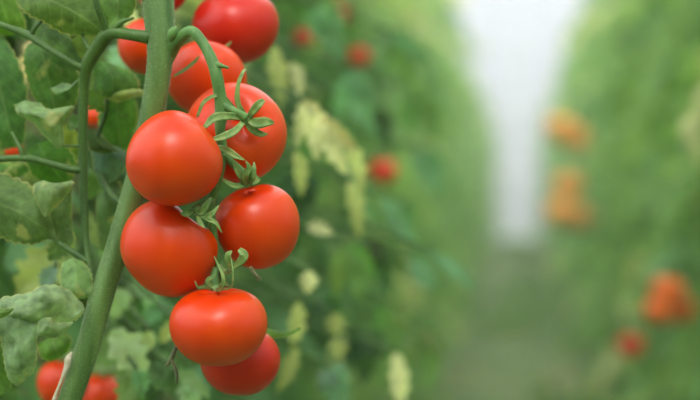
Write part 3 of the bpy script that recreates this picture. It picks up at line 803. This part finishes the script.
# --- leaf behind the stem: leaflets seen between stalk and stem
l2 = MB()
tube(l2, [P(146, 215, 1.44), P(125, 205, 1.46), P(108, 190, 1.48), P(96, 150, 1.50), P(104, 118, 1.50), (P(108, 96, 1.5)), P(112, 70, 1.5)], [0.0026, 0.0024, 0.0022, 0.002, 0.0018, 0.0016, 0.001], 5, 8)
lf2 = l2.build('leaf', M_PET, root)
near_leaflet([((92, 66, 1.49), (100, 60, 1.485), (112, 64, 1.49)), ((94, 76, 1.49), (112, 76, 1.475), (132, 72, 1.49)), ((92, 88, 1.49), (112, 90, 1.475), (140, 84, 1.49)), ((96, 98, 1.49), (112, 98, 1.48), (136, 92, 1.49))], (92, 138, 62), 21, parent=lf2)
near_leaflet([((104, 96, 1.485), (114, 92, 1.48), (124, 88, 1.485)), ((108, 100, 1.485), (122, 94, 1.475), (144, 90, 1.485)), ((118, 104, 1.485), (132, 98, 1.478), (144, 96, 1.485))], (170, 186, 110), 22, parent=lf2)
near_leaflet([((100, 104, 1.51), (116, 98, 1.50), (136, 100, 1.51)), ((98, 122, 1.51), (118, 120, 1.495), (138, 116, 1.51)), ((104, 140, 1.51), (120, 140, 1.50), (134, 134, 1.51)), ((112, 154, 1.51), (122, 154, 1.505), (130, 148, 1.51))], (88, 138, 50), 23, parent=lf2)
near_leaflet([((88, 148, 1.50), (100, 142, 1.49), (118, 146, 1.50)), ((92, 156, 1.495), (112, 154, 1.48), (132, 156, 1.495)), ((94, 172, 1.495), (112, 170, 1.485), (126, 166, 1.495)), ((100, 186, 1.50), (108, 184, 1.495), (116, 180, 1.50))], (100, 134, 108), 24, parent=lf2)
near_leaflet([((88, 140, 1.475), (94, 136, 1.47), (104, 138, 1.475)), ((90, 150, 1.475), (102, 146, 1.465), (116, 148, 1.475)), ((104, 154, 1.475), (112, 152, 1.47), (120, 152, 1.475))], (70, 96, 44), 25, parent=lf2)
near_leaflet([((98, 190, 1.50), (106, 182, 1.50), (120, 180, 1.50)), ((96, 210, 1.5), (108, 206, 1.49), (122, 200, 1.5)), ((98, 232, 1.5), (106, 232, 1.495), (114, 224, 1.5)), ((100, 250, 1.5), (104, 252, 1.5), (108, 244, 1.5))], (90, 120, 70), 26, parent=lf2)
# leaf tip crossing the tomato behind the truss, and tip peeking beside the lowest tomato
near_leaflet([((172, 78, 1.425), (174, 75, 1.425), (176, 73, 1.425)), ((184, 72, 1.42), (185, 68, 1.42), (186, 66, 1.42)), ((197, 62, 1.42), (199, 58, 1.42), (200, 55, 1.42))], (110, 140, 90), 27, 0.001, parent=lf2)
near_leaflet([((258, 326, 1.45), (258, 330, 1.45), (258, 334, 1.45)), ((274, 330, 1.45), (275, 333, 1.448), (274, 338, 1.45)), ((288, 332, 1.452), (289, 334, 1.452), (288, 336, 1.452)), ((300, 327, 1.455), (301, 328, 1.455), (300, 330, 1.455))], (110, 150, 80), 28, 0.001, parent=lf2)

# ------------------------------------------------------------------ the nearest plants of the row (blurred)
def row_plant(label, d, leaves, H=2.2):
    """a plant of the row whose leaves reach out into the aisle where the photo shows them"""
    k = -0.5
    g0 = Vector((k, CAM.y + d, 0))
    r = empty('tomato_plant', (g0.x, g0.y, 0))
    tag(r, label, 'plant')
    m = MB()
    tube(m, [Vector((g0.x, g0.y, z)) for z in (-0.01, 0.7, 1.4, H)], [0.009, 0.008, 0.007, 0.004], 4, 10)
    m.build('stem', M_WOOD, r)
    rng = random.Random(len(label))
    for (bx, by, ex, ey, dd, wd, col, fc, nl) in leaves:
        b0 = P(bx, by, dd); t0 = P(ex, ey, dd)
        m = MB()
        zz = b0.z + 0.05
        tube(m, [Vector((g0.x, g0.y, zz)), (Vector((g0.x, g0.y, zz + 0.06)) + b0) / 2, b0], [0.003, 0.0026, 0.002], 4, 8)
        lf_ = m.build('leaf', M_PET, r)
        m = MB()
        leaflet(m, b0, t0, cdir(*fc), wd, 16, 4, D(col), rng, 4, 0.15, 0.35, 0.07)
        m.build('leaflet', M_FOL, lf_)
        ax = (t0 - b0).normalized()
        for q in range(nl):
            sd_ = ax.cross(cdir(*fc)).normalized() * (1 if q % 2 else -1)
            bb = b0 + (t0 - b0) * 0.12 * (q // 2)
            m = MB()
            L = (t0 - b0).length * rng.uniform(0.55, 0.85)
            c2 = tuple(max(0, min(255, c + rng.uniform(-14, 10))) for c in col)
            leaflet(m, bb, bb + (ax * 0.9 + sd_ * rng.uniform(.35, .8) - fwd * rng.uniform(-.3, .3)).normalized() * L, cdir(fc[0] + rng.uniform(-.4, .4), fc[1], fc[2]), wd * 0.75, 14, 3, D(c2), rng, 4, 0.15, 0.35, 0.07)
            m.build('leaflet', M_FOL, lf_)
    return r
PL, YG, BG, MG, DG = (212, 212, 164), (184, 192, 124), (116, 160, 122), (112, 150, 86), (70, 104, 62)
row_plant('row plant whose pale yellow leaves droop beside the tomato with the star calyx', 2.15, [
    (304, 100, 322, 160, 1.80, 0.026, PL, (0.6, 0.3, 1), 2), (322, 116, 344, 176, 1.85, 0.024, PL, (-0.5, 0.3, 1), 1),
    (344, 134, 368, 196, 1.90, 0.022, YG, (0.7, 0.2, 1), 0), (272, 45, 284, 108, 1.95, 0.024, YG, (0.5, 0.3, 1), 0),
    (296, 150, 304, 196, 1.86, 0.018, YG, (0.6, 0.3, 1), 0), (292, 62, 302, 96, 1.95, 0.018, PL, (0.6, 0.3, 1), 0),
    (350, 70, 372, 140, 2.2, 0.03, BG, (-0.5, 0.3, 1), 2), (318, 6, 344, 60, 2.2, 0.034, BG, (-0.5, 0.5, 1), 2),
    (288, 90, 300, 140, 2.1, 0.035, DG, (0.3, 0.5, 1), 2), (300, 170, 290, 230, 2.1, 0.04, DG, (0.3, 0.5, 1), 2)])
row_plant('row plant with a long blue-green leaf poking out into the aisle', 2.75, [
    (430, 250, 480, 290, 2.05, 0.016, BG, (-0.3, 0.8, 1), 0), (382, 196, 420, 250, 2.1, 0.022, BG, (-0.5, 0.6, 1), 0),
    (408, 258, 436, 290, 2.2, 0.03, BG, (-0.1, 0.6, 1), 0), (350, 180, 362, 238, 2.0, 0.02, YG, (0.4, 0.2, 1), 0),
    (340, 120, 372, 230, 2.3, 0.03, BG, (-0.5, 0.5, 1), 0), (410, 90, 440, 140, 2.9, 0.045, MG, (-0.2, 0.7, 1), 2),
    (388, 30, 410, 90, 2.7, 0.04, MG, (-0.2, 0.7, 1), 2), (420, 150, 440, 196, 2.9, 0.04, BG, (-0.2, 0.7, 1), 2),
    (372, 110, 392, 152, 2.6, 0.03, DG, (0.3, 0.4, 1), 2), (400, 200, 410, 240, 2.6, 0.03, MG, (0.3, 0.4, 1), 2)])
row_plant('row plant with yellowing narrow leaves hanging beside the two lowest tomatoes', 2.3, [
    (299, 300, 294, 350, 1.85, 0.018, YG, (0.3, 0.2, 1), 0), (296, 345, 280, 394, 1.85, 0.018, YG, (0.5, 0.2, 1), 0),
    (308, 270, 308, 294, 1.8, 0.018, PL, (0.3, 0.4, 1), 0), (306, 226, 334, 232, 1.9, 0.016, PL, (0.2, 0.5, 1), 0),
    (336, 312, 334, 336, 1.95, 0.020, YG, (0.1, 0.4, 1), 0), (336, 338, 338, 360, 1.95, 0.022, YG, (0.4, 0.4, 1), 0),
    (396, 352, 402, 410, 2.0, 0.022, PL, (0.1, 0.4, 1), 0), (386, 300, 402, 356, 2.1, 0.028, MG, (0.5, 0.5, 1), 2),
    (330, 368, 344, 410, 1.9, 0.03, BG, (0.1, 0.5, 1), 2), (344, 246, 366, 306, 2.1, 0.03, MG, (0.1, 0.5, 1), 2),
    (376, 240, 390, 296, 2.2, 0.03, DG, (0.3, 0.5, 1), 2), (420, 330, 436, 390, 2.6, 0.035, MG, (0.1, 0.5, 1), 2),
    (318, 300, 326, 352, 2.1, 0.04, DG, (0.3, 0.5, 1), 2), (360, 330, 366, 384, 2.2, 0.04, DG, (0.3, 0.5, 1), 2),
    (276, 230, 288, 280, 2.0, 0.04, DG, (0.3, 0.5, 1), 2)])
row_plant('row plant of pale leaves seen low between the thick stem and the lowest tomatoes', 1.95, [
    (110, 330, 148, 378, 1.62, 0.034, (184, 208, 164), (0.1, 0.7, 1), 0), (118, 288, 112, 322, 1.7, 0.022, (160, 190, 136), (0.3, 0.7, 1), 1),
    (150, 330, 146, 352, 1.66, 0.016, (186, 204, 140), (0.1, 0.7, 1), 0), (176, 320, 160, 344, 1.66, 0.014, (190, 200, 130), (0.5, 0.7, 1), 0),
    (140, 280, 152, 318, 1.8, 0.03, (150, 184, 136), (0.1, 0.7, 1), 2), (184, 378, 196, 410, 1.66, 0.024, (160, 186, 150), (0.1, 0.7, 1), 1),
    (128, 346, 146, 372, 1.64, 0.016, (110, 160, 60), (0.3, 0.5, 1), 0), (136, 368, 120, 410, 1.60, 0.022, (136, 164, 108), (0.1, 0.5, 1), 1),
    (165, 300, 158, 350, 1.70, 0.022, BG, (0.5, 0.5, 1), 2), (176, 372, 212, 396, 1.62, 0.018, (140, 170, 118), (0.1, 0.8, 1), 0),
    (140, 300, 120, 340, 1.75, 0.024, MG, (0.1, 0.5, 1), 2), (156, 360, 176, 394, 1.66, 0.03, (110, 146, 96), (0.1, 0.8, 1), 2),
    (196, 368, 206, 396, 1.8, 0.03, BG, (0.3, 0.6, 1), 2)])
row_plant('row plant with a large pale drooping leaf above the big grey-green lobed one', 2.0, [
    (60, 246, 16, 300, 1.66, 0.040, (176, 188, 122), (0.4, 0.4, 1), 0), (54, 236, 56, 292, 1.72, 0.034, (124, 150, 96), (0.2, 0.3, 1), 1),
    (56, 266, 40, 288, 1.60, 0.016, (118, 146, 138), (0.2, 0.4, 1), 0), (36, 36, 22, 88, 1.66, 0.016, (214, 194, 152), (0.2, 0.3, 1), 0),
    (110, 210, 104, 262, 1.66, 0.02, MG, (0.2, 0.3, 1), 1), (122, 44, 116, 76, 1.70, 0.024, (132, 172, 138), (0.1, 0.4, 1), 0),
    (12, 8, 0, 28, 1.7, 0.02, (196, 200, 140), (0.1, 0.4, 1), 0), (132, 8, 128, 34, 1.6, 0.014, (196, 206, 150), (0.4, 0.4, 1), 0)])

fl = MB(); rng = random.Random(12)
for i in range(1500):
    y_ = rng.uniform(1.5, END - 2)
    x_ = rng.gauss(0, 0.42)
    p_ = Vector((x_, y_, 0.012 + rng.uniform(0, 0.012)))
    an = rng.uniform(0, 6.28); L_ = rng.uniform(0.05, 0.11)
    leaflet(fl, p_, p_ + Vector((math.cos(an), math.sin(an), 0.1)) * L_, Vector((rng.uniform(-.3, .3), rng.uniform(-.3, .3), 1)), L_ * 0.6, 5, 1,
            rng.choice([lin(150, 150, 100), lin(104, 140, 70), lin(172, 160, 112), lin(92, 128, 66)]), rng, 2, -0.1, 0.3, 0.08)
tag(fl.build('fallen_leaves', M_FOL), 'withered and green leaves fallen on the floor of the aisle', 'leaves', kind='stuff')

wd_ = MB(); rng = random.Random(21)
spots = [(rng.gauss(0, 0.5), rng.uniform(6, END - 2)) for _ in range(90)]
for i in range(3200):
    cx_, cy_ = spots[i % 90]
    p_ = Vector((cx_ + rng.gauss(0, 0.10), cy_ + rng.gauss(0, 0.2), 0.0))
    an = rng.uniform(0, 6.28); L_ = rng.uniform(0.05, 0.14)
    leaflet(wd_, p_, p_ + Vector((math.cos(an) * 0.8, math.sin(an) * 0.8, rng.uniform(0.4, 1.2))).normalized() * L_, Vector((rng.uniform(-.5, .5), rng.uniform(-.5, .5), 1)), L_ * 0.4, 4, 1,
            rng.choice([lin(92, 138, 74), lin(104, 146, 78), lin(120, 150, 84)]), rng, 1, 0.1, 0.3, 0.05)
tag(wd_.build('weeds', M_FOL), 'low green weeds growing in patches on the floor of the aisle', 'weeds', kind='stuff')

# thin haze of damp air in the greenhouse
hz = bpy.data.materials.new('damp_air'); hz.use_nodes = True
ht_ = hz.node_tree; ht_.nodes.remove(ht_.nodes['Principled BSDF'])
vs = ht_.nodes.new('ShaderNodeVolumeScatter'); vs.inputs['Density'].default_value = 0.010; vs.inputs['Anisotropy'].default_value = 0.2
vs.inputs['Color'].default_value = (1, 1, 1, 1)
ht_.links.new(vs.outputs[0], ht_.nodes['Material Output'].inputs['Volume'])
hb_ = MB(); box(hb_, (-5.9, 1.0, 0.03), (5.9, END - 0.2, 4.8))
tag(hb_.build('haze', hz, smooth=False), 'thin damp haze in the air of the greenhouse', 'haze', kind='stuff')
